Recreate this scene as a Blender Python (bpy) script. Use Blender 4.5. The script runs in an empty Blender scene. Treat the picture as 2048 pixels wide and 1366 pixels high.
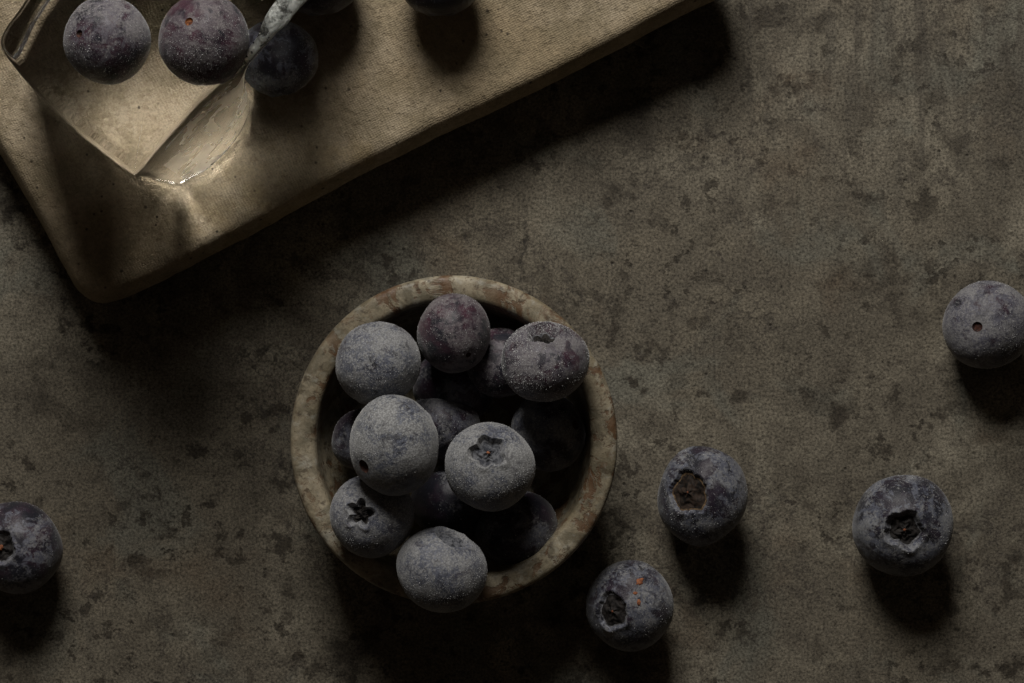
import bpy, math, random
import numpy as np
from mathutils import Vector, Matrix

R = math.radians
sc = bpy.context.scene
C = sc.collection
MM = 0.001

# ------------------------------------------------------------------ camera
H = 505.6                       # mm, camera height over the table top
cam_d = bpy.data.cameras.new("camera")
cam_d.lens = 100.0
cam_d.sensor_width = 36.0
cam_d.clip_start = 0.02
cam_d.clip_end = 20.0
cam = bpy.data.objects.new("camera", cam_d)
cam.location = (0, 0, H * MM)
C.objects.link(cam)
sc.camera = cam

# ------------------------------------------------------------------ world + lamp
w = bpy.data.worlds.new("World")
sc.world = w
w.use_nodes = True
bg = w.node_tree.nodes["Background"]
bg.inputs[0].default_value = (1.0, 0.78, 0.58, 1)
bg.inputs[1].default_value = 0.020

ELEV, SIDE, DIST = R(37), 0.15, 0.62
key_d = bpy.data.lights.new("window_light", 'AREA')
key_d.shape = 'RECTANGLE'
key_d.size = 0.23
key_d.size_y = 0.22
key_d.energy = 3.45
key_d.color = (1.0, 0.965, 0.91)
key = bpy.data.objects.new("window_light", key_d)
aim = Vector((0.0, -0.01, 0.0))
dirv = Vector((-SIDE * math.cos(ELEV), math.cos(ELEV), math.sin(ELEV))).normalized()
key.location = aim + dirv * DIST
key.rotation_euler = (-dirv).to_track_quat('-Z', 'Y').to_euler()
C.objects.link(key)

vs = sc.view_settings
sc.display_settings.display_device = 'sRGB'
vs.view_transform = 'Standard'
vs.look = 'None'
vs.exposure = 0.0
vs.gamma = 1.0
cy = sc.cycles
cy.use_denoising = True
cy.denoising_prefilter = 'NONE'
cy.use_adaptive_sampling = False
cy.max_bounces = 16
cy.transmission_bounces = 14
cy.caustics_refractive = True
cy.caustics_reflective = False
cy.sample_clamp_indirect = 30.0
cy.blur_glossy = 0.0
cy.use_guiding = True
cy.use_surface_guiding = True
cy.use_volume_guiding = False
cy.guiding_training_samples = 64


# ------------------------------------------------------------------ helpers
def at(px, py, z):
    """Point (metres) at height z mm that the photograph shows near px, py."""
    k = 182.0 / 2048 * (H - z) / H
    return Vector(((px - 1024) * k * MM, (683 - py) * k * MM, z * MM))


def pxmm(n, z):
    return n * 182.0 / 2048 * (H - z) / H


def mesh_obj(name, verts, faces, m, parent=None, smooth=True):
    me = bpy.data.meshes.new(name)
    me.from_pydata([tuple(v) for v in verts], [], faces)
    me.validate()
    if smooth:
        me.polygons.foreach_set("use_smooth", [True] * len(me.polygons))
    me.materials.append(m)
    me.update()
    o = bpy.data.objects.new(name, me)
    C.objects.link(o)
    if parent is not None:
        o.parent = parent
    return o


def tag(o, label=None, cat=None, group=None, kind=None):
    if label:
        o["label"] = label
    if cat:
        o["category"] = cat
    if group:
        o["group"] = group
    if kind:
        o["kind"] = kind
    return o


def empty(name, loc):
    o = bpy.data.objects.new(name, None)
    o.empty_display_size = 0.004
    o.location = loc
    C.objects.link(o)
    return o


SEG = 132


class Lump:
    """Smooth random field made of a few sine waves."""
    def __init__(self, seed, freq, n=14):
        r = np.random.RandomState(seed)
        d = r.normal(size=(n, 3))
        d /= np.linalg.norm(d, axis=1)[:, None]
        self.k = d * (freq * (0.55 + 0.9 * r.rand(n)))[:, None]
        self.p = r.rand(n) * 6.283
        self.n = n

    def __call__(self, P):
        return np.sin(P @ self.k.T + self.p).sum(axis=1) / math.sqrt(self.n)


class NT:
    """Tiny node-tree builder."""
    def __init__(self, name):
        self.m = bpy.data.materials.new(name)
        self.m.use_nodes = True
        self.t = self.m.node_tree
        self.t.nodes.clear()
        self.out = self.t.nodes.new("ShaderNodeOutputMaterial")
        self.tc = self.t.nodes.new("ShaderNodeTexCoord").outputs["Object"]

    def link(self, a, b):
        if isinstance(a, (int, float)):
            b.default_value = a
        elif isinstance(a, (tuple, list)):
            if len(a) == 3 and b.type == 'RGBA':
                a = (*a, 1)
            b.default_value = a
        else:
            self.t.links.new(a, b)

    def node(self, typ, **kw):
        n = self.t.nodes.new(typ)
        for k, v in kw.items():
            setattr(n, k, v)
        return n

    def mapping(self, loc=(0, 0, 0), rot=(0, 0, 0), scale=(1, 1, 1), vec=None):
        n = self.node("ShaderNodeMapping")
        self.link(vec if vec is not None else self.tc, n.inputs["Vector"])
        n.inputs["Location"].default_value = loc
        n.inputs["Rotation"].default_value = rot
        n.inputs["Scale"].default_value = scale
        return n.outputs[0]

    def noise(self, vec, scale, detail=3, rough=0.55, dist=0.0):
        n = self.node("ShaderNodeTexNoise")
        self.link(vec, n.inputs["Vector"])
        n.inputs["Scale"].default_value = scale
        n.inputs["Detail"].default_value = detail
        n.inputs["Roughness"].default_value = rough
        n.inputs["Distortion"].default_value = dist
        return n.outputs["Fac"]

    def voronoi(self, vec, scale, out="Distance", feature='F1', rnd=1.0):
        n = self.node("ShaderNodeTexVoronoi", feature=feature)
        self.link(vec, n.inputs["Vector"])
        n.inputs["Scale"].default_value = scale
        n.inputs["Randomness"].default_value = rnd
        return n.outputs[out]

    def wave(self, vec, scale, dist=0.0, dscale=1.0, detail=2, direction='X'):
        n = self.node("ShaderNodeTexWave", wave_type='BANDS', bands_direction=direction)
        self.link(vec, n.inputs["Vector"])
        n.inputs["Scale"].default_value = scale
        n.inputs["Distortion"].default_value = dist
        n.inputs["Detail"].default_value = detail
        n.inputs["Detail Scale"].default_value = dscale
        return n.outputs["Fac"]

    def ramp(self, fac, a, b, lo=0.0, hi=1.0):
        n = self.node("ShaderNodeMapRange", interpolation_type='SMOOTHSTEP')
        self.link(fac, n.inputs["Value"])
        n.inputs["From Min"].default_value = a
        n.inputs["From Max"].default_value = b
        n.inputs["To Min"].default_value = lo
        n.inputs["To Max"].default_value = hi
        return n.outputs[0]

    def math(self, op, a, b=0.0, clamp=False):
        n = self.node("ShaderNodeMath", operation=op, use_clamp=clamp)
        self.link(a, n.inputs[0])
        self.link(b, n.inputs[1])
        return n.outputs[0]

    def cmix(self, fac, a, b, blend='MIX'):
        n = self.node("ShaderNodeMix", data_type='RGBA', blend_type=blend)
        self.link(fac, n.inputs[0])
        self.link(a, n.inputs[6])
        self.link(b, n.inputs[7])
        return n.outputs[2]

    def bump(self, height, dist, strength=1.0, normal=None):
        n = self.node("ShaderNodeBump")
        self.link(height, n.inputs["Height"])
        n.inputs["Distance"].default_value = dist
        n.inputs["Strength"].default_value = strength
        if normal is not None:
            self.link(normal, n.inputs["Normal"])
        return n.outputs[0]

    def pbr(self, color, rough=0.6, normal=None, **kw):
        b = self.node("ShaderNodeBsdfPrincipled")
        self.link(color, b.inputs["Base Color"])
        self.link(rough, b.inputs["Roughness"])
        if normal is not None:
            self.link(normal, b.inputs["Normal"])
        for k, v in kw.items():
            self.link(v, b.inputs[k.replace("_", " ")])
        self.t.links.new(b.outputs[0], self.out.inputs["Surface"])
        return self.m


# ------------------------------------------------------------------ materials
def table_material():
    n = NT("weathered_stone")
    v = n.tc
    big = n.noise(v, 16, 4, 0.55, 0.4)
    mid = n.noise(n.mapping((3, 1, 0)), 75, 6, 0.62, 0.6)
    fine = n.noise(n.mapping((7, 2, 0)), 620, 4, 0.7)
    grain = n.noise(n.mapping((1, 9, 0)), 2100, 2, 0.8)
    col = n.cmix(n.ramp(big, 0.34, 0.66), (0.142, 0.122, 0.090), (0.215, 0.193, 0.148))
    col = n.cmix(n.ramp(mid, 0.40, 0.64), (0.112, 0.097, 0.073), col)
    green = n.noise(n.mapping((11, 4, 0)), 48, 4, 0.6, 0.8)
    col = n.cmix(n.ramp(green, 0.52, 0.68, 0, 0.45), col, (0.140, 0.144, 0.120))
    # dark spidery stains of three sizes
    for off, sc_, lo, hi, msc, mlo, mhi, amt in (((2, 6, 0), 58, 0.525, 0.66, 21, 0.36, 0.60, 0.80), ((5, 1, 3), 185, 0.535, 0.615, 30, 0.40, 0.58, 0.86),
                                                 ((12, 3, 5), 300, 0.55, 0.615, 50, 0.45, 0.58, 0.80)):
        st = n.noise(n.mapping(off), sc_, 9, 0.66, 0.12)
        st2 = n.noise(n.mapping((off[1], off[0], 7)), msc, 3, 0.6)
        stain = n.math('MULTIPLY', n.ramp(st, lo, hi), n.ramp(st2, mlo, mhi, 0.12, 1))
        col = n.cmix(n.math('MULTIPLY', stain, amt), col, (0.030, 0.024, 0.017))
    # thin veins: ridges of a noise
    ve = n.noise(n.mapping((9, 9, 0)), 95, 7, 0.66, 0.25)
    ridge = n.math('ABSOLUTE', n.math('SUBTRACT', ve, 0.5))
    vein = n.math('MULTIPLY', n.ramp(ridge, 0.0, 0.022, 1, 0), n.ramp(n.noise(n.mapping((4, 8, 1)), 40, 3), 0.46, 0.60))
    col = n.cmix(n.math('MULTIPLY', vein, 0.75), col, (0.052, 0.044, 0.036))
    # drawn streaks at the far right
    sk = n.noise(n.mapping((0, 0, 0), (0, 0, R(3)), (420, 34, 1)), 1.0, 4, 0.65)
    xyz = n.node("ShaderNodeSeparateXYZ")
    n.link(v, xyz.inputs[0])
    m1 = n.math('MULTIPLY', n.ramp(xyz.outputs[0], 0.0, 0.075, 0.2, 1), n.ramp(xyz.outputs[1], 0.0, 0.05, 0.25, 1))
    col = n.cmix(n.math('MULTIPLY', m1, n.ramp(sk, 0.45, 0.66, 0, 0.7)), col, (0.080, 0.070, 0.055))
    # one fine crack above the bowl
    cw = n.noise(n.mapping((3, 3, 9), (0, 0, 0), (1, 1, 1)), 130, 5, 0.7)
    cx = n.math('ADD', n.math('SUBTRACT', xyz.outputs[0], 0.0019), n.math('MULTIPLY', n.math('SUBTRACT', cw, 0.5), 0.006))
    crack = n.math('MULTIPLY', n.ramp(n.math('ABSOLUTE', cx), 0.00005, 0.00042, 1, 0),
                   n.math('MULTIPLY', n.ramp(xyz.outputs[1], 0.008, 0.012), n.ramp(xyz.outputs[1], 0.020, 0.029, 1, 0)))
    crack = n.math('MULTIPLY', crack, n.ramp(n.noise(n.mapping((1, 1, 3)), 420, 3), 0.40, 0.55, 0.2, 1))
    col = n.cmix(n.math('MULTIPLY', crack, 0.75), col, (0.030, 0.026, 0.021))
    # brown rust blush
    br = n.noise(n.mapping((8, 1, 4)), 34, 4, 0.6)
    col = n.cmix(n.ramp(br, 0.56, 0.70, 0, 0.45), col, (0.120, 0.088, 0.058))
    # small pits
    d1 = n.voronoi(n.mapping((1, 2, 0)), 210)
    dm = n.noise(n.mapping((3, 3, 2)), 300, 1)
    dots = n.math('MULTIPLY', n.ramp(d1, 0.02, 0.085, 1, 0), n.ramp(dm, 0.44, 0.62))
    col = n.cmix(n.math('MULTIPLY', dots, 0.85), col, (0.018, 0.015, 0.012))
    # sandy grain
    g = n.math('ADD', n.math('MULTIPLY', n.math('SUBTRACT', grain, 0.5), 3.4), n.math('MULTIPLY', n.math('SUBTRACT', fine, 0.5), 0.85))
    col = n.cmix(1.0, col, n.math('ADD', g, 1.0), 'MULTIPLY')
    h = n.math('ADD', n.math('MULTIPLY', fine, 0.7), n.math('MULTIPLY', grain, 0.35))
    h = n.math('SUBTRACT', h, n.math('MULTIPLY', dots, 0.8))
    h = n.math('SUBTRACT', h, n.math('MULTIPLY', stain, 0.3))
    return n.pbr(col, 0.72, n.bump(h, 0.00019, 0.8), Specular_IOR_Level=0.25)


def tray_material(ang):
    n = NT("canvas_pressed_clay")
    u = n.mapping((0, 0, 0), (0, 0, -ang))
    warp = n.noise(u, 160, 3)
    wx = n.wave(u, 640, 6.0, 0.7, 5, 'X')
    wy = n.wave(u, 800, 6.0, 0.7, 5, 'Y')
    weave = n.math('MULTIPLY', wx, wy)
    weave = n.math('ADD', n.math('MULTIPLY', weave, 0.7), n.math('MULTIPLY', n.math('MAXIMUM', wx, wy), 0.3))
    fade = n.ramp(n.noise(n.mapping((4, 4, 0)), 42, 4), 0.36, 0.62, 0.35, 1.0)
    big = n.noise(n.mapping((2, 7, 0)), 30, 5, 0.6, 0.4)
    mid = n.noise(n.mapping((5, 2, 0)), 190, 5, 0.65)
    col = n.cmix(n.ramp(big, 0.36, 0.64), (0.305, 0.236, 0.146), (0.38, 0.314, 0.222))
    col = n.cmix(n.ramp(mid, 0.36, 0.62, 0.7, 0), col, (0.205, 0.165, 0.10))
    blot = n.noise(n.mapping((6, 1, 2)), 55, 4, 0.6)
    col = n.cmix(n.ramp(blot, 0.57, 0.70, 0, 0.5), col, (0.33, 0.245, 0.125))
    col = n.cmix(n.math('MULTIPLY', n.ramp(weave, 0.10, 0.45, 1, 0), n.math('MULTIPLY', fade, 0.26)), col, (0.19, 0.15, 0.09))
    # iron specks of two sizes
    for sc_, lo, hi, mk, off in ((420, 0.05, 0.14, 0.44, 1), (210, 0.03, 0.09, 0.47, 5), (110, 0.02, 0.05, 0.40, 8)):
        d = n.voronoi(n.mapping((off, 2, 0)), sc_)
        k = n.math('MULTIPLY', n.ramp(d, lo, hi, 1, 0), n.ramp(n.noise(n.mapping((3, off, 2)), 260, 1), mk, mk + 0.07))
        col = n.cmix(n.math('MULTIPLY', k, 0.9), col, (0.030, 0.022, 0.014))
    grain = n.noise(n.mapping((1, 9, 0)), 1700, 4, 0.8)
    col = n.cmix(1.0, col, n.math('ADD', n.math('MULTIPLY', n.math('SUBTRACT', grain, 0.5), 1.5), 1.0), 'MULTIPLY')
    h = n.math('ADD', n.math('MULTIPLY', n.math('MULTIPLY', weave, fade), 0.55), n.math('MULTIPLY', grain, 1.2))
    pit = n.ramp(n.noise(n.mapping((9, 9, 4)), 900, 4, 0.7), 0.50, 0.66)
    h = n.math('SUBTRACT', n.math('ADD', h, n.math('MULTIPLY', mid, 1.1)), n.math('MULTIPLY', pit, 0.7))
    col = n.cmix(n.math('MULTIPLY', pit, 0.30), col, (0.16, 0.12, 0.07))
    return n.pbr(col, 0.74, n.bump(h, 0.00017, 0.8), Specular_IOR_Level=0.25)


def bowl_material():
    n = NT("veined_soapstone")
    v = n.tc
    big = n.noise(v, 70, 5, 0.6, 0.8)
    mid = n.noise(n.mapping((3, 3, 1)), 260, 5, 0.65, 0.5)
    col = n.cmix(n.ramp(big, 0.35, 0.65), (0.195, 0.158, 0.098), (0.34, 0.292, 0.208))
    col = n.cmix(n.ramp(mid, 0.38, 0.60, 0.75, 0), col, (0.105, 0.092, 0.062))
    pale = n.noise(n.mapping((6, 1, 1)), 150, 4, 0.6)
    col = n.cmix(n.ramp(pale, 0.56, 0.72, 0, 0.35), col, (0.46, 0.45, 0.39))
    q1 = n.noise(n.mapping((7, 5, 2)), 420, 5, 0.65)
    col = n.cmix(n.ramp(q1, 0.54, 0.68, 0, 0.32), col, (0.42, 0.42, 0.375))
    q2 = n.noise(n.mapping((2, 9, 2)), 520, 4, 0.65)
    col = n.cmix(n.ramp(q2, 0.57, 0.65, 0, 0.75), col, (0.07, 0.052, 0.033))
    r1 = n.noise(n.mapping((1, 5, 2)), 210, 7, 0.70, 0.5)
    r2 = n.noise(n.mapping((5, 5, 2)), 58, 3)
    rust = n.math('MULTIPLY', n.ramp(r1, 0.52, 0.575), n.ramp(r2, 0.38, 0.53, 0.15, 1))
    col = n.cmix(n.math('MULTIPLY', rust, 0.75), col, (0.100, 0.042, 0.014))
    ve = n.noise(n.mapping((9, 2, 1)), 130, 6, 0.62, 1.2)
    vein = n.ramp(n.math('ABSOLUTE', n.math('SUBTRACT', ve, 0.5)), 0.0, 0.02, 1, 0)
    vein = n.math('MULTIPLY', vein, n.ramp(n.noise(n.mapping((2, 2, 8)), 90, 2), 0.47, 0.6))
    col = n.cmix(n.math('MULTIPLY', vein, 0.6), col, (0.13, 0.075, 0.04))
    grain = n.noise(n.mapping((1, 9, 0)), 1900, 4, 0.75)
    col = n.cmix(1.0, col, n.math('ADD', n.math('MULTIPLY', n.math('SUBTRACT', grain, 0.5), 0.9), 1.0), 'MULTIPLY')
    h = n.math('SUBTRACT', n.math('ADD', n.math('MULTIPLY', mid, 0.8), n.math('MULTIPLY', grain, 0.5)), n.math('MULTIPLY', rust, 0.5))
    return n.pbr(col, n.ramp(mid, 0.3, 0.7, 0.40, 0.62), n.bump(h, 0.00020, 0.7), Specular_IOR_Level=0.45)


def berry_material(seed, frost, purple, patch, name="bloomed_berry_skin"):
    n = NT(name)
    rs = random.Random(seed)
    off = tuple(rs.uniform(-9, 9) for _ in range(3))
    v = n.mapping(off)
    cover = n.noise(v, 165, 5, 0.62, 0.5)
    smear = n.noise(n.mapping((off[1], off[2], off[0]), (0.4, 0.2, 0.9), (1, 1, 0.45)), 520, 5, 0.68, 1.0)
    grain = n.noise(n.mapping((off[2], 1, off[1])), 2300, 3, 0.75)
    grain2 = n.noise(n.mapping((off[0], 4, off[1])), 1900, 4, 0.75)
    tone = n.noise(n.mapping((off[2], off[0], 5), (0.3, 0.7, 0.2), (1, 1, 0.5)), 330, 5, 0.65, 0.3)
    skin = n.cmix(n.ramp(n.noise(v, 240, 3), 0.4, 0.62), (0.009, 0.009, 0.016),
                  (0.013 + 0.040 * purple, 0.010 + 0.006 * purple, 0.020 + 0.010 * purple))
    bloom = n.cmix(purple, (0.088, 0.097, 0.127), (0.084, 0.066, 0.078))
    c0 = 0.63 - 0.33 * frost
    k = n.ramp(n.math('ADD', cover, n.math('MULTIPLY', n.math('SUBTRACT', smear, 0.5), 1.25 * patch)), c0 - 0.055, c0 + 0.075)
    col = n.cmix(k, skin, bloom)
    # hoar frost: grainy whitish deposit
    fcol = n.cmix(purple, (0.255, 0.256, 0.255), (0.20, 0.182, 0.182))
    fsum = n.math('ADD', grain2, n.math('MULTIPLY', n.math('SUBTRACT', grain, 0.5), 1.1))
    fsum = n.math('ADD', fsum, n.math('MULTIPLY', n.math('SUBTRACT', cover, 0.5), 1.3))
    f0 = 0.74 - 0.36 * frost
    fsum = n.math('ADD', fsum, n.math('MULTIPLY', n.math('SUBTRACT', tone, 0.5), 1.1))
    fk = n.ramp(fsum, f0 - 0.15, f0 + 0.2, 0.0, 0.35 + 0.60 * frost)
    col = n.cmix(fk, col, fcol)
    g3 = n.ramp(n.voronoi(n.mapping((off[2], 7, off[0])), 3000), 0.10, 0.80, 1.0, 0.0)
    col = n.cmix(1.0, col, n.math('ADD', n.math('MULTIPLY', n.math('SUBTRACT', g3, 0.5), 0.22 + 0.45 * frost * frost), 0.97), 'MULTIPLY')
    # darker bruises where the deposit has melted
    br = n.noise(n.mapping((off[1], off[0], 3)), 300, 4, 0.6, 0.7)
    col = n.cmix(n.ramp(br, 0.55, 0.65, 0, 0.35 + 0.55 * patch), col, skin)
    h = n.math('ADD', n.math('MULTIPLY', grain, 0.3 + 0.4 * frost), n.math('MULTIPLY', grain2, 0.8))
    h = n.math('ADD', h, n.math('MULTIPLY', smear, 0.6))
    rough = n.ramp(fk, 0.0, 0.6, 0.46, 0.85)
    return n.pbr(col, rough, n.bump(h, 0.00014, 0.35 + 0.4 * frost), Specular_IOR_Level=0.30,
                 Sheen_Weight=0.10 + 0.15 * frost, Sheen_Roughness=0.5)


def simple_material(name, a, b, scale, rough=0.75, bump=0.00012, mid=(0.38, 0.62), spec=0.25):
    n = NT(name)
    f = n.noise(n.tc, scale, 5, 0.68, 0.5)
    g = n.noise(n.mapping((3, 1, 2)), scale * 3.3, 3, 0.7)
    col = n.cmix(n.ramp(f, *mid), a, b)
    return n.pbr(col, rough, n.bump(n.math('ADD', f, n.math('MULTIPLY', g, 0.6)), bump, 0.8), Specular_IOR_Level=spec)


def ice_material(name, rough, bscale, bdist, tint=(1, 1, 1)):
    n = NT(name)
    f = n.noise(n.tc, bscale, 3, 0.5)
    return n.pbr(tint, rough, n.bump(f, bdist, 1.0), Transmission_Weight=1.0, IOR=1.31)


M_table = table_material()
M_bowl = bowl_material()
M_ice = ice_material("clear_ice", 0.0, 90, 0.00022)

def frosted_ice_material():
    n = NT("frosted_ice")
    f = n.noise(n.tc, 520, 5, 0.7, 0.4)
    g = n.noise(n.mapping((2, 3, 1)), 1700, 3, 0.75)
    big = n.noise(n.mapping((5, 3, 1)), 120, 3, 0.6, 0.5)
    h = n.math('ADD', f, n.math('MULTIPLY', g, 0.5))
    tr = n.math('SUBTRACT', 1.0, n.math('MULTIPLY', n.ramp(g, 0.50, 0.70), n.ramp(big, 0.40, 0.62, 0.15, 0.8)))
    return n.pbr((0.93, 0.94, 0.93), n.ramp(big, 0.35, 0.65, 0.10, 0.38), n.bump(h, 0.00012, 0.9), Transmission_Weight=tr, IOR=1.31)


def chipped_ice_material():
    n = NT("chipped_ice")
    f = n.noise(n.tc, 330, 4, 0.6, 0.3)
    g = n.noise(n.mapping((2, 3, 1)), 1500, 4, 0.75)
    h = n.math('ADD', n.math('MULTIPLY', f, 0.5), n.math('MULTIPLY', g, 0.25))
    white = n.math('MULTIPLY', n.ramp(f, 0.40, 0.58, 0.10, 0.75), n.ramp(g, 0.40, 0.60, 0.35, 1.0))
    vn = n.noise(n.mapping((4, 2, 1)), 260, 4, 0.65, 1.0)
    loops = n.ramp(n.math('ABSOLUTE', n.math('SUBTRACT', vn, 0.5)), 0.0, 0.03, 0.5, 1)
    white = n.math('MULTIPLY', white, loops)
    return n.pbr(n.cmix(n.ramp(f, 0.35, 0.6), (0.34, 0.35, 0.33), (0.56, 0.58, 0.55)), n.ramp(f, 0.4, 0.6, 0.12, 0.5), n.bump(n.math('ADD', h, n.math('MULTIPLY', loops, 0.4)), 0.00045, 1.0),
                 Transmission_Weight=n.math('SUBTRACT', 1.0, white), IOR=1.31)


M_ice_rough = frosted_ice_material()
M_ice_chip = chipped_ice_material()
M_ice_back = simple_material("light_blocking_ice", (0.42, 0.43, 0.42), (0.60, 0.61, 0.60), 500, 0.6, 0.0002, spec=0.4)  # opaque coat added to the unseen back of the ice to block light
M_crystal = simple_material("hoar_crystal", (0.38, 0.38, 0.385), (0.60, 0.60, 0.60), 900, 0.5, 0.00002, spec=0.5)
M_floor_grey = simple_material("calyx_frosted", (0.03, 0.032, 0.040), (0.13, 0.133, 0.145), 900)
M_floor_dark = simple_material("calyx_dark", (0.005, 0.004, 0.004), (0.026, 0.022, 0.020), 1100)
M_floor_brown = simple_material("calyx_brown", (0.005, 0.004, 0.003), (0.034, 0.021, 0.014), 1000)
M_sepal = simple_material("dry_sepal_edge", (0.035, 0.022, 0.014), (0.16, 0.105, 0.055), 1300)
M_sepal_grey = simple_material("frosted_sepal_edge", (0.05, 0.05, 0.055), (0.17, 0.17, 0.18), 1300)
M_scar = simple_material("stem_scar_red", (0.016, 0.007, 0.006), (0.070, 0.027, 0.019), 1500)
M_scar_orange = simple_material("stem_scar_orange", (0.05, 0.014, 0.008), (0.24, 0.085, 0.025), 1700)
M_orange = simple_material("orange_blemish", (0.13, 0.042, 0.020), (0.33, 0.125, 0.055), 1500)


# ------------------------------------------------------------------ table top
def build_table():
    n = 60
    s = 0.5
    V, F = [], []
    for j in range(n + 1):
        for i in range(n + 1):
            V.append((-s + 2 * s * i / n, -s + 2 * s * j / n, 0))
    for z in (-0.03,):
        base = len(V)
        V += [(-s, -s, z), (s, -s, z), (s, s, z), (-s, s, z)]
    for j in range(n):
        for i in range(n):
            a = j * (n + 1) + i
            F.append((a, a + 1, a + n + 2, a + n + 1))
    c = [0, n, (n + 1) * (n + 1) - 1, n * (n + 1)]
    # skirt: walk each side so that no T-junctions appear
    sides = [[i for i in range(n + 1)], [j * (n + 1) + n for j in range(n + 1)],
             [n * (n + 1) + i for i in range(n, -1, -1)], [j * (n + 1) for j in range(n, -1, -1)]]
    for k in range(4):
        F.append(tuple(sides[k][::-1]) + (base + k, base + (k + 1) % 4))
    F.append((base + 3, base + 2, base + 1, base))
    o = mesh_obj("tabletop", V, F, M_table, smooth=False)
    tag(o, "dark mottled stone tabletop under the tray, bowl and berries", "tabletop", kind="structure")


build_table()

# ------------------------------------------------------------------ clay tray
TRAY_Z = 14.0


def catmull(pts, closed, step):
    P = [np.array(p, float) for p in pts]
    n = len(P)
    out = []
    for i in range(n if closed else n - 1):
        p0, p1, p2, p3 = P[(i - 1) % n], P[i], P[(i + 1) % n], P[(i + 2) % n]
        m = max(2, int(np.linalg.norm(p2 - p1) / step))
        for k in range(m):
            t = k / m
            out.append(0.5 * ((2 * p1) + (-p0 + p2) * t + (2 * p0 - 5 * p1 + 4 * p2 - p3) * t * t + (-p0 + 3 * p1 - 3 * p2 + p3) * t ** 3))
    return np.array(out)


def build_tray():
    px = [(-300, -195), (-150, 62), (0, 318), (44, 394), (88, 470), (124, 536), (150, 580), (186, 604), (232, 598),
          (300, 569), (400, 518), (520, 455), (640, 390), (800, 306), (1000, 212), (1200, 113), (1380, 20), (1432, -6), (1464, -34), (1472, -76), (1440, -142), (1340, -310), (1230, -500), (1150, -640), (1110, -690), (1060, -700), (700, -520), (150, -255), (-220, -262), (-300, -240)]
    P = np.array([[at(a, b, TRAY_Z)[0] / MM, at(a, b, TRAY_Z)[1] / MM] for a, b in px])
    L = catmull(P, True, 1.1)
    n = len(L)
    rs = Lump(5, 0.35)
    rs2 = Lump(8, 1.4)
    T = np.roll(L, -1, 0) - np.roll(L, 1, 0)
    T /= np.linalg.norm(T, axis=1)[:, None]
    N = np.stack([-T[:, 1], T[:, 0]], 1)          # left of travel
    cen = L.mean(0)
    if ((cen - L) * N).sum() < 0:
        N = -N
    z3 = np.concatenate([L, np.zeros((n, 1))], 1)
    L = L + N * (0.10 * rs(z3) + 0.06 * rs2(z3))[:, None]
    prof = [(2.6, 4.0), (1.4, 5.6), (0.5, 7.2), (0.05, 8.6), (0.0, 9.6), (0.25, 10.8), (0.7, 11.9),
            (1.15, 12.8), (1.55, 13.4), (2.0, 13.78), (2.6, 14.0), (3.2, 14.08)]
    rings = []
    for ins, z in prof:
        Q = L + N * ins
        rings.append(np.concatenate([Q, np.full((n, 1), z)], 1))
    c3 = np.array([L[:, 0].mean(), L[:, 1].mean(), 0.0])

    def shrink(ring, t, z):
        q = ring * (1 - t) + c3 * t
        q[:, 2] = z
        return q

    low, inner = rings[0], rings[-1]
    rings = [shrink(low, t, z) for t, z in ((0.10, 0.0), (0.085, 0.2), (0.055, 1.5))] + rings
    for t in (0.02, 0.045, 0.08, 0.14, 0.2, 0.27, 0.35, 0.43, 0.52, 0.6, 0.7, 0.8, 0.9, 0.96):
        rings.append(shrink(inner, t, 14.05 if t < 0.03 else 13.95))
    c3[2] = 13.95
    V = np.concatenate(rings + [c3[None]], 0)
    lz = Lump(3, 0.10)
    lz2 = Lump(4, 0.5)
    wgt = np.clip((V[:, 2] - 6) / 8, 0, 1)
    Pz = V.copy()
    Pz[:, 2] = 0
    V[:, 2] += wgt * (0.20 * lz(Pz) + 0.06 * lz2(Pz) + 3.6 * np.clip((V[:, 0] - 4) / 36, 0, 1.2) ** 1.3)
    F = []
    m = len(rings)
    for k in range(m - 1):
        for i in range(n):
            j = (i + 1) % n
            F.append((k * n + i, k * n + j, (k + 1) * n + j, (k + 1) * n + i))
    for i in range(n):
        F.append(((m - 1) * n + i, (m - 1) * n + (i + 1) % n, len(V) - 1))
    F.append(tuple(range(n))[::-1])
    ang = math.atan2(0.452, 0.892)
    o = mesh_obj("clay_tray", V * MM, F, tray_material(ang))
    bm_fix(o)
    tag(o, "cream canvas-textured clay tray with dark specks and a rounded rim", "tray")


def bm_fix(o):
    import bmesh
    bm = bmesh.new()
    bm.from_mesh(o.data)
    bmesh.ops.recalc_face_normals(bm, faces=bm.faces[:])
    bm.to_mesh(o.data)
    bm.free()


build_tray()

# ------------------------------------------------------------------ stone bowl
BOWL_PX = (908, 881)
RIM_Z = 19.0
BC = at(*BOWL_PX, RIM_Z)
BOWL_C = Vector((BC[0], BC[1], 0))
R_OUT, R_IN = 28.15, 23.7


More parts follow.
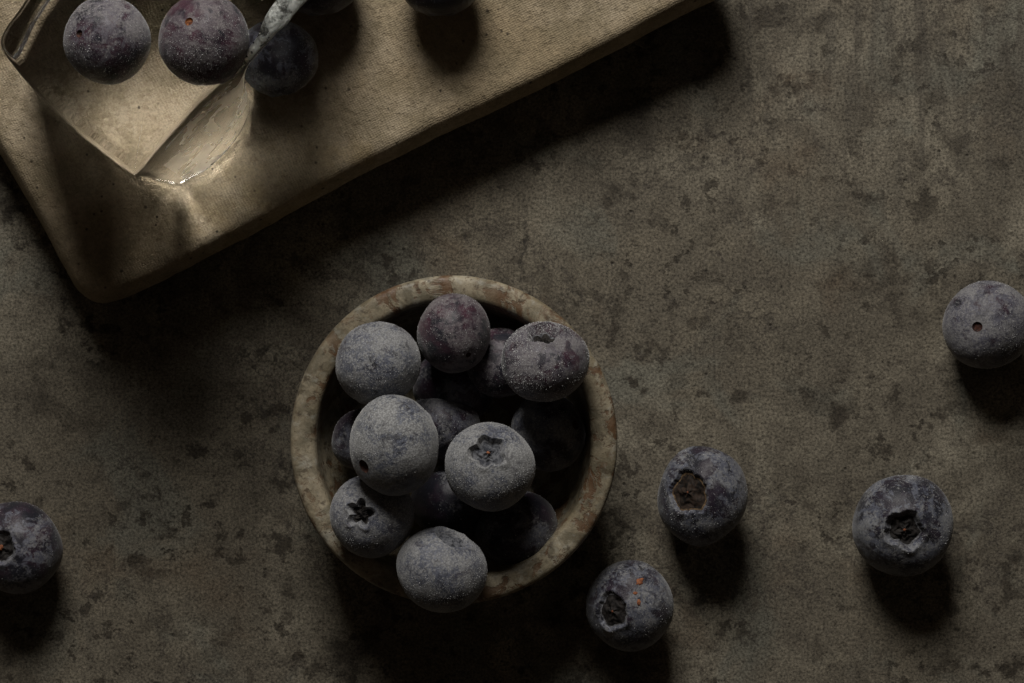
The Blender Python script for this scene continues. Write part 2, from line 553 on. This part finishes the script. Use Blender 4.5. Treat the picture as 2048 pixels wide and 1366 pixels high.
def lathe(name, prof, m, parent, seg=260, close_start=False, close_end=False):
    V, F = [], []
    lump = Lump(21, 0.12)
    chip, chip2 = Lump(22, 0.9), Lump(23, 2.2)
    for r, z in prof:
        a = np.linspace(0, 2 * math.pi, seg, endpoint=False)
        ring = np.stack([r * np.cos(a), r * np.sin(a), np.full(seg, z)], 1)
        d = lump(ring)
        ring[:, :2] *= (1 + 0.006 * d)[:, None]
        ring[:, 2] += 0.10 * lump(ring * 1.3 + 9) * min(1, z / 10)
        e_ = np.clip((z - 12) / 6, 0, 1)
        ch = np.maximum(0, chip(ring) * 0.6 + chip2(ring) * 0.55 - 0.75)
        ring[:, 2] -= e_ * (0.20 * ch + 0.03 * chip2(ring))
        ring[:, :2] *= (1 - e_ * np.sign(r - 25.5) * 0.006 * ch)[:, None]
        V.append(ring)
    V = np.concatenate(V)
    k = len(prof)
    for q in range(k - 1):
        for i in range(seg):
            j = (i + 1) % seg
            F.append((q * seg + i, q * seg + j, (q + 1) * seg + j, (q + 1) * seg + i))
    if close_start:
        F.append(tuple(range(seg))[::-1])
    if close_end:
        F.append(tuple((k - 1) * seg + i for i in range(seg)))
    return mesh_obj(name, V * MM, F, m, parent)


def build_bowl():
    b = empty("stone_bowl", BOWL_C)
    tag(b, "round veined stone bowl with a thick rim, heaped with frosted blueberries", "bowl")
    outer = [(15.5, 0.0), (17.0, 0.25), (18.2, 1.2), (21.0, 4.0), (24.2, 8.0), (26.6, 12.2), (27.8, 15.6), (28.1, 17.0), (28.15, 17.8)]
    rim = [(28.15, 17.8), (28.05, 18.3), (27.75, 18.75), (27.3, 18.98), (26.6, 19.05), (25.6, 19.05), (24.7, 18.98), (24.15, 18.75), (23.8, 18.3), (23.6, 17.6)]
    inner = [(23.6, 17.6), (23.45, 16.0), (23.2, 13.5), (22.4, 10.4), (20.6, 7.6), (17.5, 5.6), (12.5, 4.4), (6, 4.05), (0.6, 4.0)]
    lathe("bowl_wall", outer, M_bowl, b, close_start=True)
    lathe("rim", rim, M_bowl, b)
    lathe("bowl_hollow", inner, M_bowl, b, close_end=True)


build_bowl()


# ------------------------------------------------------------------ blueberries
def berry_shape(Rm, seed, rho, star, depth, flat, lump, stretch, scar_r, wall=0.86, seg=132):
    """Grid with the calyx at +Z and the stem scar at -Z; returns three vert/face sets."""
    rs = np.random.RandomState(seed)
    phi = np.linspace(0, 2 * math.pi, seg, endpoint=False)
    ph0 = rs.rand() * 6.28
    wob = 0.05 * np.sin(2 * phi + rs.rand() * 6) + 0.05 * np.sin(3 * phi + rs.rand() * 6)
    c5 = np.cos(5 * phi + ph0)
    ragged = 0.018 * np.sin(11 * phi + rs.rand() * 6) + 0.012 * np.sin(17 * phi + rs.rand() * 6) + 0.008 * np.sin(26 * phi + rs.rand() * 6)
    lobe = np.abs(np.cos(2.5 * phi + ph0 / 2)) ** 0.75
    edge = rho * (1 + 1.1 * star * (lobe - 0.66) + 0.55 * star * c5 + wob + ragged)
    lf, lf2, lf3 = Lump(seed * 3 + 1, 2.2), Lump(seed * 3 + 2, 6.0), Lump(seed * 5 + 2, 26.0)

    def base(th):
        """Radius for an array of polar angles (rings x seg)."""
        d = np.stack([np.sin(th) * np.cos(phi), np.sin(th) * np.sin(phi), np.cos(th)], -1)
        sh = d.reshape(-1, 3)
        ax = np.array([1, 1, flat])
        q = sh * ax
        l1 = lf(sh) * 0.026 + lf2(sh) * 0.012
        q = q * (1 + lump * l1 + 0.0022 * lf3(sh))[:, None]
        return q.reshape(*th.shape, 3), d

    out = {}
    # body
    s = np.concatenate([np.linspace(0, 0.12, 12, endpoint=False), np.linspace(0.12, 0.9, 62, endpoint=False), np.linspace(0.9, 1, 12)])[:, None]
    end = math.pi - scar_r
    mixk = np.clip(1 - s / 0.30, 0, 1) ** 1.5
    th = (edge[None] * mixk + rho * (1 - mixk)) * (1 - s) + end * s
    th = np.maximum.accumulate(th, 0)
    q, d = base(th)
    dist = th - edge[None]
    lip = 0.030 * np.exp(-(dist / 0.10) ** 2) * (0.75 + 0.5 * c5[None]) - 0.030 * np.exp(-(dist / 0.30) ** 2)
    q = q + d * lip[..., None]
    sd = end - th
    q = q - d * (0.020 * np.exp(-(sd / 0.12) ** 2))[..., None]
    # the skin rolls over the lip and down into the hollow
    wi = 1 - (1 - wall) * np.array([1.0, 0.72, 0.45, 0.2])
    dp = depth * np.array([0.80, 0.55, 0.27, 0.07])
    tw = edge[None] * wi[:, None]
    qw, dw = base(tw)
    off = ((q[0] - base(edge[None])[0][0]) * d[0]).sum(-1)
    qw = qw + dw * (off[None] - dp[:, None])[..., None]
    q = np.concatenate([qw, q], 0)
    out["body"] = q
    scar_ring = q[-1]
    # calyx floor
    si = np.concatenate([[1.0, 0.93], np.linspace(0.85, 0.08, 14)])[:, None]
    th = edge[None] * wall * si
    q2, d2 = base(th)
    prof = np.interp(si[:, 0], [0, 0.12, 0.25, 0.6, 0.9, 1.0], [0.72, 0.80, 0.98, 1.06, 1.0, 0.80])[:, None]
    rough = 0.03 * np.sin(5 * phi + ph0 + 2.2)[None] * np.sin(si * 6) + 0.10 * lf3(d2.reshape(-1, 3)).reshape(th.shape) \
        + 0.05 * np.sin(si * 19 + 2 * np.sin(5 * phi + ph0)[None])
    q2 = q2 + d2 * (off[None] - depth * prof * (1 + rough * (si < 0.99)))[..., None]
    q2[0] = q[0]
    out["calyx"] = q2
    # stem scar
    si = np.array([1.0, 0.9, 0.78, 0.62, 0.45, 0.28, 0.12])[:, None]
    th = math.pi - scar_r * si * np.ones((1, seg))
    q, d = base(th)
    dep = np.interp(si[:, 0], [0, 0.4, 0.7, 0.9, 1.0], [0.045, 0.06, 0.055, 0.03, 0.0])[:, None] + 0.02
    q = q - d * (dep * np.ones((1, seg)))[..., None]
    q[0] = scar_ring
    out["scar"] = q
    res = {}
    for k, g in out.items():
        n0, n1 = g.shape[:2]
        V = (g.reshape(-1, 3) * np.array(stretch)) * Rm
        F = []
        flip = (k == "calyx")
        for a in range(n0 - 1):
            for i in range(n1):
                j = (i + 1) % n1
                f = (a * n1 + i, (a + 1) * n1 + i, (a + 1) * n1 + j, a * n1 + j)
                F.append(f[::-1] if flip else f)
        if k == "calyx":
            F.append(tuple((n0 - 1) * n1 + i for i in range(n1)))
        elif k == "scar":
            F.append(tuple((n0 - 1) * n1 + i for i in range(n1))[::-1])
        res[k] = (V, F)
    return res, edge, phi


def frame(axis, twist):
    z = Vector(axis).normalized()
    x = Vector((0, 0, 1)).cross(z)
    if x.length < 1e-4:
        x = Vector((1, 0, 0))
    x.normalize()
    y = z.cross(x)
    m = Matrix((x, y, z)).transposed()
    return (m @ Matrix.Rotation(twist, 3, 'Z'))


def crystals(seed, V, cnt, size, m, parent, frost, power):
    """Hoar grains standing on the skin: thousands of small pyramids, thick in drifts, with a few larger ones."""
    rs = np.random.RandomState(seed)
    ring = np.linalg.norm(V[:, :], axis=1)
    clump, fine = Lump(seed + 77, 2.6), Lump(seed + 78, 8.0)
    U = V / ring.mean()
    # each grid vertex stands for a different share of the skin
    g = V.reshape(-1, SEG, 3)
    du = np.linalg.norm(np.roll(g, -1, 1) - g, axis=2)
    dv = np.linalg.norm(np.diff(g, axis=0, append=g[-1:]), axis=2)
    area = (du * dv).ravel()
    wgt = area * np.clip(0.25 + 0.75 * frost + 0.55 * clump(U) + 0.30 * fine(U), 0.04, 3)
    ids = rs.choice(len(V), cnt, p=wgt / wgt.sum())
    gi, gj = np.divmod(ids, SEG)
    gi2 = np.minimum(gi + 1, len(g) - 1)
    a, b_ = rs.rand(cnt, 1), rs.rand(cnt, 1)
    P = g[gi, gj] * (1 - a) * (1 - b_) + g[gi2, gj] * a * (1 - b_) + g[gi, (gj + 1) % SEG] * (1 - a) * b_ + g[gi2, (gj + 1) % SEG] * a * b_
    N = P / np.linalg.norm(P, axis=1)[:, None]
    N = N + rs.normal(size=N.shape) * 0.35
    N /= np.linalg.norm(N, axis=1)[:, None]
    T = np.cross(N, rs.normal(size=N.shape))
    T /= np.linalg.norm(T, axis=1)[:, None]
    B = np.cross(N, T)
    r = (size * (0.5 + 1.7 * rs.rand(cnt) ** power))[:, None]
    hgt = r * (0.7 + 0.9 * rs.rand(cnt, 1))
    e = 0.6 + 0.8 * rs.rand(cnt, 1)
    Q = np.stack([P + T * r - N * r * 0.3, P + B * r * e - N * r * 0.3, P - T * r - N * r * 0.3, P - B * r * e - N * r * 0.3, P + N * hgt], 1).reshape(-1, 3)
    k = np.arange(cnt)[:, None] * 5
    F = np.concatenate([k + np.array([[0, 1, 4]]), k + np.array([[1, 2, 4]]), k + np.array([[2, 3, 4]]), k + np.array([[3, 0, 4]])], 0)
    o = mesh_obj("frost_crystals", Q, F.tolist(), m, parent, smooth=False)
    o["kind"] = "stuff"


def blob(name, pos, nrm, rx, ry, h, seed, m, parent):
    """Small irregular raised patch lying on the skin."""
    rs = random.Random(seed)
    fr = frame(nrm, rs.uniform(0, 6))
    V, F = [], []
    n = 14
    amp = [rs.uniform(0.7, 1.25) for _ in range(n)]
    for k, (s, z) in enumerate(((1.0, -0.4), (0.85, 0.55), (0.5, 0.95))):
        for i in range(n):
            a = 6.283 * i / n
            V.append(Vector(pos) + fr @ Vector((rx * s * amp[i] * math.cos(a), ry * s * amp[i] * math.sin(a), h * z)))
    V.append(Vector(pos) + fr @ Vector((0, 0, h)))
    for k in range(2):
        for i in range(n):
            j = (i + 1) % n
            F.append((k * n + i, k * n + j, (k + 1) * n + j, (k + 1) * n + i))
    for i in range(n):
        F.append((2 * n + i, 2 * n + (i + 1) % n, 3 * n))
    return mesh_obj(name, V, F, m, parent)


CALYX = {'grey': (M_floor_grey, M_sepal_grey), 'dark': (M_floor_dark, M_sepal_grey), 'brown': (M_floor_brown, M_sepal)}


def blueberry(label, group, c, z, r, feat='calyx', to=(0, 0), frost=0.6, purple=0.2, patch=0.5, seed=1, rho=0.42, star=0.12,
              depth=0.15, floor='dark', grains=260, gsize=0.00011, flat=0.90, squash=(1, 1), lump=1.0, dot=None, scar='red',
              spots=(), scar_r=0.13, down=False, wall=0.86):
    """c, r: where and how large the photograph shows it; z: height of its centre in mm;
    to: image-plane offset of the visible end from the centre, in radii."""
    pos = at(c[0], c[1], z)
    Rm = pxmm(r, z) * MM
    dx, dy = to[0], -to[1]
    dz = math.sqrt(max(0.0, 1 - dx * dx - dy * dy))
    if down:
        dz = -dz
    d = Vector((dx, dy, dz)).normalized()
    axis = d if feat == 'calyx' else -d
    rs = random.Random(seed)
    fr = frame(axis, rs.uniform(0, 6.28))
    root = empty("blueberry", pos)
    tag(root, label, "blueberry", group)
    parts, edge, phi = berry_shape(Rm, seed, rho, star, depth, flat, lump, (1, 1, 1), scar_r, wall)
    if down:
        scar = 'skin'
    f3 = np.array(fr)
    sq = np.array([squash[0], squash[1], 1.0])

    def W(V):
        return (V @ f3.T) * sq

    skin = berry_material(seed, frost, purple, patch)
    Vb = W(parts["body"][0])
    mesh_obj("skin", Vb, parts["body"][1], skin, root)
    fl, sp = CALYX[floor]
    Vc = W(parts["calyx"][0])
    cal = mesh_obj("calyx", Vc, parts["calyx"][1], fl, root)
    cal.data.materials.append(sp)
    n1 = len(phi)
    mi = [1 if (k // n1) < 1 else 0 for k in range(len(cal.data.polygons))]
    cal.data.polygons.foreach_set("material_index", mi)
    Vs = W(parts["scar"][0])
    mesh_obj("stem_scar", Vs, parts["scar"][1], {'orange': M_scar_orange, 'red': M_scar, 'skin': skin}[scar], root)
    if dot:
        n = Vector(fr @ Vector((0, 0, 1)))
        p = Vector(Vc[-n1:].mean(0))
        blob("style_scar", p, n, dot * Rm, dot * Rm * 0.8, dot * Rm * 0.6, seed, M_orange, cal)
    for (sx, sy, ss) in spots:
        q = Vector((sx, -sy, math.sqrt(1 - sx * sx - sy * sy)))
        dots = Vb @ np.array(q)
        i = int(np.argmax(dots - 2.0 * np.linalg.norm(np.cross(Vb, np.array(q)), axis=1)))
        blob("blemish", Vector(Vb[i]), q, ss * Rm, ss * Rm * 1.5, ss * Rm * 0.35, seed + int(100 * ss), M_orange, root)
    if grains:
        crystals(seed + 500, Vb, int(grains * (9 + 17 * frost)), gsize * 0.37, M_crystal, root, frost, 7.0 if gsize < 0.00013 else 4.5)
    return root


G_BOWL = "frosted blueberries heaped in the stone bowl"
G_LOOSE = "frosted blueberries lying loose on the tabletop"
G_TRAY = "blueberries lying on the clay tray"
G_ICE = "blueberries frozen into the ice block"

# heap in the bowl: upper layer
blueberry("grey frosted blueberry nearest the clay tray on the upper left of the bowl heap", G_BOWL, (755, 728), 24.5, 87,
          'calyx', (0.00, 0.95), 0.80, 0.10, 0.45, 11, down=True, grains=420, squash=(1.0, 1.02), flat=0.95)
blueberry("reddish purple frosted blueberry at the top middle of the bowl heap", G_BOWL, (907, 668), 22.0, 79,
          'stem', (0.45, 0.55), 0.36, 1.0, 0.45, 12, grains=420, squash=(0.93, 1.03), scar_r=0.08, flat=0.97)
blueberry("purple blueberry with coarse white crystals and calyx tilted away, upper right of the bowl heap", G_BOWL, (1088, 724), 25.5, 87,
          'calyx', (-0.04, -0.84), 0.50, 0.70, 0.8, 13, rho=0.44, depth=0.30, floor='dark', grains=560, gsize=0.00014, star=0.10)
blueberry("large egg-shaped pale grey blueberry with a brown stem scar, topmost in the bowl", G_BOWL, (789, 891), 31.0, 94,
          'stem', (-0.70, 0.42), 0.95, 0.02, 0.40, 14, grains=420, squash=(0.965, 1.08), scar_r=0.15, flat=0.98)
blueberry("pale frosted blueberry with an open star-shaped calyx facing up, in the bowl", G_BOWL, (978, 931), 26.0, 90,
          'calyx', (-0.02, -0.40), 0.93, 0.05, 0.12, 15, rho=0.40, star=0.13, depth=0.20, floor='grey', grains=520, wall=0.94, dot=0.045, flat=0.93)
blueberry("grey blueberry with a dark ragged calyx, half shaded under the egg-shaped one", G_BOWL, (746, 1030), 24.3, 86,
          'calyx', (-0.33, -0.10), 0.74, 0.12, 0.35, 16, rho=0.34, star=0.22, depth=0.22, floor='dark', grains=360)
blueberry("grey blueberry resting on the near rim of the bowl, calyx turned to the heap", G_BOWL, (883, 1140), 26.0, 90,
          'calyx', (0.30, -0.88), 0.78, 0.10, 0.25, 17, rho=0.44, star=0.06, depth=0.14, floor='grey', grains=460, squash=(1.02, 1.03))
# heap in the bowl: lower layer
blueberry("dim purple blueberry squeezed between the two upper purple ones in the bowl", G_BOWL, (1002, 728), 14.5, 78,
          'calyx', (-0.07, 0.95), 0.40, 0.8, 0.5, 18, down=True, grains=160)
blueberry("small grey blueberry low between the egg-shaped and the star-calyx one", G_BOWL, (886, 850), 13.5, 75,
          'calyx', (0.07, 0.95), 0.42, 0.30, 0.4, 19, down=True, grains=200)
blueberry("very dark blueberry deep at the right wall of the bowl", G_BOWL, (1096, 866), 13.5, 79,
          'stem', (0.78, -0.25), 0.55, 0.15, 0.4, 20, grains=160)
blueberry("very dark blueberry deep at the lower right wall of the bowl", G_BOWL, (1034, 1056), 13.5, 84,
          'calyx', (0.00, 0.95), 0.38, 0.2, 0.4, 21, down=True, grains=260)
blueberry("dark blueberry mostly hidden at the left wall of the bowl", G_BOWL, (732, 880), 15.0, 70,
          'calyx', (0.14, 0.95), 0.40, 0.2, 0.5, 22, down=True, grains=120)
blueberry("added almost black filler blueberry at the bottom of the bowl, below the star-calyx one", G_BOWL, (905, 1000), 11.8, 82,
          'calyx', (0.1, 0.95), 0.12, 0.2, 0.5, 23, down=True, grains=60)  # added berry, coloured dark so the gap in the heap stays black
blueberry("added almost black filler blueberry at the bottom of the bowl, under the reddish purple one", G_BOWL, (908, 772), 10.8, 84,
          'calyx', (-0.1, 0.95), 0.10, 0.3, 0.5, 24, down=True, grains=60)  # another added berry; its dark skin stands in for shade over the floor
# loose on the table
blueberry("loose blueberry beside the bowl with a large round brown-edged calyx", G_LOOSE, (1401, 985), 8.0, 93,
          'calyx', (-0.42, -0.05), 0.43, 0.12, 0.95, 31, rho=0.50, star=0.05, depth=0.13, floor='brown', wall=0.93, grains=200, dot=0.03, squash=(0.97, 1.03), lump=2.2)
blueberry("loose blueberry at the lower right with its dark star-shaped calyx facing straight up", G_LOOSE, (1804, 1051), 7.9, 98,
          'calyx', (-0.06, 0.06), 0.46, 0.08, 0.85, 32, rho=0.44, star=0.07, depth=0.20, floor='dark', wall=0.91, grains=340, dot=0.035, squash=(1.0, 0.98), lump=2.0)
blueberry("loose blueberry below the bowl's right side with three small orange blemishes", G_LOOSE, (1260, 1211), 7.9, 90,
          'calyx', (-0.52, 0.08), 0.55, 0.15, 0.75, 33, rho=0.43, star=0.04, depth=0.12, floor='dark', wall=0.90, grains=150, dot=0.03,
          spots=((0.20, -0.60, 0.075), (0.10, -0.38, 0.035), (0.17, -0.17, 0.05)), squash=(0.97, 1.0))
blueberry("loose frosted blueberry cut by the right edge, with a small stem scar", G_LOOSE, (1974, 654), 7.6, 89,
          'stem', (-0.40, 0.0), 0.64, 0.40, 0.35, 34, grains=420, squash=(1.0, 0.97), scar_r=0.12)
blueberry("loose dark blueberry cut by the left edge, with an orange dot in its calyx", G_LOOSE, (33, 1096), 7.9, 91,
          'calyx', (-0.26, -0.08), 0.37, 0.30, 1.0, 35, rho=0.38, star=0.05, depth=0.14, floor='dark', wall=0.90, grains=110, dot=0.06, lump=1.4)
# on the tray
blueberry("dark blueberry on the tray away from the ice, cut by the top edge", G_TRAY, (879, -43), 21.5, 86,
          'calyx', (0.00, 0.95), 0.30, 0.15, 0.7, 41, down=True, grains=80)
blueberry("very dark blueberry behind the ice block in its shade, at the top edge", G_TRAY, (640, -46), 21.5, 86,
          'calyx', (0.14, 0.95), 0.30, 0.30, 0.7, 42, down=True, grains=80)
blueberry("dark glossy blueberry on the tray tucked against the ice block's chipped edge", G_TRAY, (556, 118), 21.4, 83,
          'calyx', (0.30, 0.93), 0.38, 0.12, 1.0, 43, down=True, rho=0.40, depth=0.16, grains=160, lump=1.8)
# in the ice
ICE_TOP = 50.0
blueberry("frosted purple blueberry with a tiny dark stem scar, left one in the ice", G_ICE, (215, 79), 50.5, 88,
          'stem', (-0.55, -0.05), 0.52, 0.70, 0.6, 51, grains=420, scar_r=0.09, flat=0.96)
blueberry("reddish frosted blueberry with an orange stem scar, beside the ice's chipped edge", G_ICE, (408, 78), 50.5, 90,
          'stem', (-0.26, -0.32), 0.46, 1.0, 0.8, 52, grains=420, scar='orange', scar_r=0.10, flat=0.97)
blueberry("shaded blueberry deep in the ice, cut off by the top edge of the picture", G_ICE, (278, -76), 24.0, 88,
          'calyx', (-0.07, 0.95), 0.40, 0.5, 0.7, 53, down=True, grains=80)


# ------------------------------------------------------------------ ice block
def build_ice():
    top = [(2, 90), (30, 135), (82, 195), (154, 263), (222, 318), (258, 343), (276, 344), (320, 292), (360, 246), (403, 199), (440, 168),
           (474, 146), (513, 108), (560, 60), (608, 0), (660, -60), (640, -110), (520, -210), (380, -310), (300, -340), (230, -290), (140, -150), (51, 0), (12, 55)]
    bot = [(58, 134), (81, 164), (132, 218), (197, 279), (262, 333), (313, 358), (357, 369), (386, 357), (416, 340), (458, 300), (490, 252),
           (500, 205), (470, 165), (500, 130), (560, 60), (640, -30), (640, -70), (540, -160), (410, -260), (340, -280), (280, -230), (200, -100), (110, 30), (78, 85)]
    n = len(top)

    def loop(k, z, ins=0.0, seedo=0):
        P = np.array([[at((1 - k) * b[0] + k * t[0], (1 - k) * b[1] + k * t[1], z)[0] / MM,
                       at((1 - k) * b[0] + k * t[0], (1 - k) * b[1] + k * t[1], z)[1] / MM] for t, b in zip(top, bot)])
        Q = catmull(P, True, 0.9) if False else P
        # fixed count per span so every loop matches
        out = []
        for i in range(n):
            p0, p1, p2, p3 = Q[(i - 1) % n], Q[i], Q[(i + 1) % n], Q[(i + 2) % n]
            for s in range(8):
                t = s / 8
                cr = 0.5 * ((2 * p1) + (-p0 + p2) * t + (2 * p0 - 5 * p1 + 4 * p2 - p3) * t * t + (-p0 + 3 * p1 - 3 * p2 + p3) * t ** 3)
                out.append(cr)
        L = np.array(out)
        T = np.roll(L, -1, 0) - np.roll(L, 1, 0)
        T /= np.linalg.norm(T, axis=1)[:, None] + 1e-9
        N = np.stack([-T[:, 1], T[:, 0]], 1)
        if ((L.mean(0) - L) * N).sum() < 0:
            N = -N
        L = L + N * ins
        return np.concatenate([L, np.full((len(L), 1), z)], 1)

    z0, z1 = TRAY_Z + 0.35, ICE_TOP
    sched = [(0.0, z0, 1.4), (0.0, z0 + 0.25, 0.7), (0.0, z0 + 0.8, 0.2)]
    for k in np.linspace(0.03, 0.955, 34):
        sched.append((k, z0 + (z1 - z0) * k, 0.0))
    sched += [(0.97, z1 - 0.8, 0.05), (0.985, z1 - 0.4, 0.2), (1.0, z1 - 0.15, 0.45)]
    rings = [loop(*s) for s in sched]
    cb = rings[-1].mean(0)
    for t, z in ((0.022, z1 - 0.04), (0.045, z1)):
        q_ = rings[-1] * (1 - t) + cb * t
        q_[:, 2] = z
        rings.append(q_)
    # mirrored cap rings so that top and bottom have enough vertices to ripple
    m = len(rings[0])
    topring = rings[-1]
    c = topring.mean(0)
    for t in np.linspace(0.06, 0.97, 24):
        q_ = topring * (1 - t) + c * t
        q_[:, 2] += 0.35 * (1 - (1 - t) ** 2)
        rings.append(q_)
    bc = rings[0].mean(0)
    bott = [rings[0] * (1 - t) + bc * t for t in (0.95, 0.6, 0.3)]
    rings = bott + rings
    V = np.concatenate(rings)
    l1, l2, l3 = Lump(61, 0.16), Lump(62, 0.55), Lump(63, 1.6)
    cc = V.mean(0)
    d = V - cc
    d /= np.linalg.norm(d, axis=1)[:, None]
    amt = 0.16 * l1(V) + 0.025 * l2(V)
    amt *= np.clip((V[:, 2] - TRAY_Z - 0.3) / 3, 0, 1)
    V = V + d * amt[:, None]
    # added swelling of the top beyond view, shaped to focus light below
    u = (V[:, 0] + 66.0) * 0.68 + (V[:, 1] - 63.0) * 0.73
    v = -(V[:, 0] + 66.0) * 0.73 + (V[:, 1] - 63.0) * 0.68
    V[:, 2] += np.where(V[:, 2] > ICE_TOP - 0.6, 0.15 * np.exp(-(u / 8.5) ** 2 / 2 - (v / 5.5) ** 2 / 2), 0)
    # chipped ridge along the right-hand top edge
    F = []
    q = len(rings)
    for a in range(q - 1):
        for i in range(m):
            j = (i + 1) % m
            F.append((a * m + i, a * m + j, (a + 1) * m + j, (a + 1) * m + i))
    F.append(tuple(range(m))[::-1])
    F.append(tuple((q - 1) * m + i for i in range(m)))
    o = mesh_obj("ice_block", V * MM, F, M_ice)
    bm_fix(o)
    o.data.materials.append(M_ice_rough)
    o.data.materials.append(M_ice_back)
    # right-hand side face is frosted
    mi = []
    for f in range(len(o.data.polygons)):
        a, i = divmod(f, m)
        sp = i / 8
        side = 3 <= a < 3 + 34
        mi.append(2 if side and (14.5 <= sp < 19.4) else 1 if (side and 6.6 < sp < 14.5) else 0)
    o.data.polygons.foreach_set("material_index", mi)
    # the chipped right-hand top edge: a ragged ridge of broken ice
    cl, ch = Lump(91, 0.55, 18), Lump(92, 1.3, 18)
    V, F = [], []

    def ridge(path, wid, inward):
        P = [(p[0] - 0.70 * w_ * inward, p[1] - 0.66 * w_ * inward, p[2]) for p, w_ in zip(path, wid)]
        A = catmull(np.array([list(at(*p)) for p in P]) / MM, False, 0.25)
        W_ = np.interp(np.linspace(0, 1, len(A)), np.linspace(0, 1, len(wid)), wid) * 0.082
        k = 20
        b0 = len(V)
        for i, (p, wd) in enumerate(zip(A, W_)):
            t = A[min(i + 1, len(A) - 1)] - A[max(i - 1, 0)]
            sd = np.array([t[1], -t[0], 0]) / (np.hypot(t[0], t[1]) + 1e-9)
            for j in range(k):
                a = 2 * math.pi * j / k
                q = p + sd * wd * math.cos(a) + np.array([0, 0, 1]) * (0.35 + 0.13 * wd) * math.sin(a)
                r_ = 1 + 0.15 * cl(q[None])[0] + 0.10 * ch(q[None])[0]
                V.append(p + (q - p) * r_)
        for i in range(len(A) - 1):
            for j in range(k):
                jj = (j + 1) % k
                F.append((b0 + i * k + j, b0 + i * k + jj, b0 + (i + 1) * k + jj, b0 + (i + 1) * k + j))
        F.append(tuple(b0 + j for j in range(k))[::-1])
        F.append(tuple(b0 + (len(A) - 1) * k + j for j in range(k)))

    ridge([(474, 150, 47), (494, 128, 48.5), (513, 107, 49), (535, 84, 49.5), (558, 58, 50), (582, 30, 50), (610, 0, 50), (644, -36, 50), (664, -62, 49.5)],
          [1, 7, 10, 12, 17, 20, 22, 20, 6], 1.0)
    e = mesh_obj("chipped_edge", np.array(V) * MM, F, M_ice_chip, o)
    bm_fix(e)
    e["label"] = "white ragged broken edge of the ice"
    tag(o, "clear ice block with blueberries frozen in, on the tray's left corner", "ice block")
    return o


ice = build_ice()
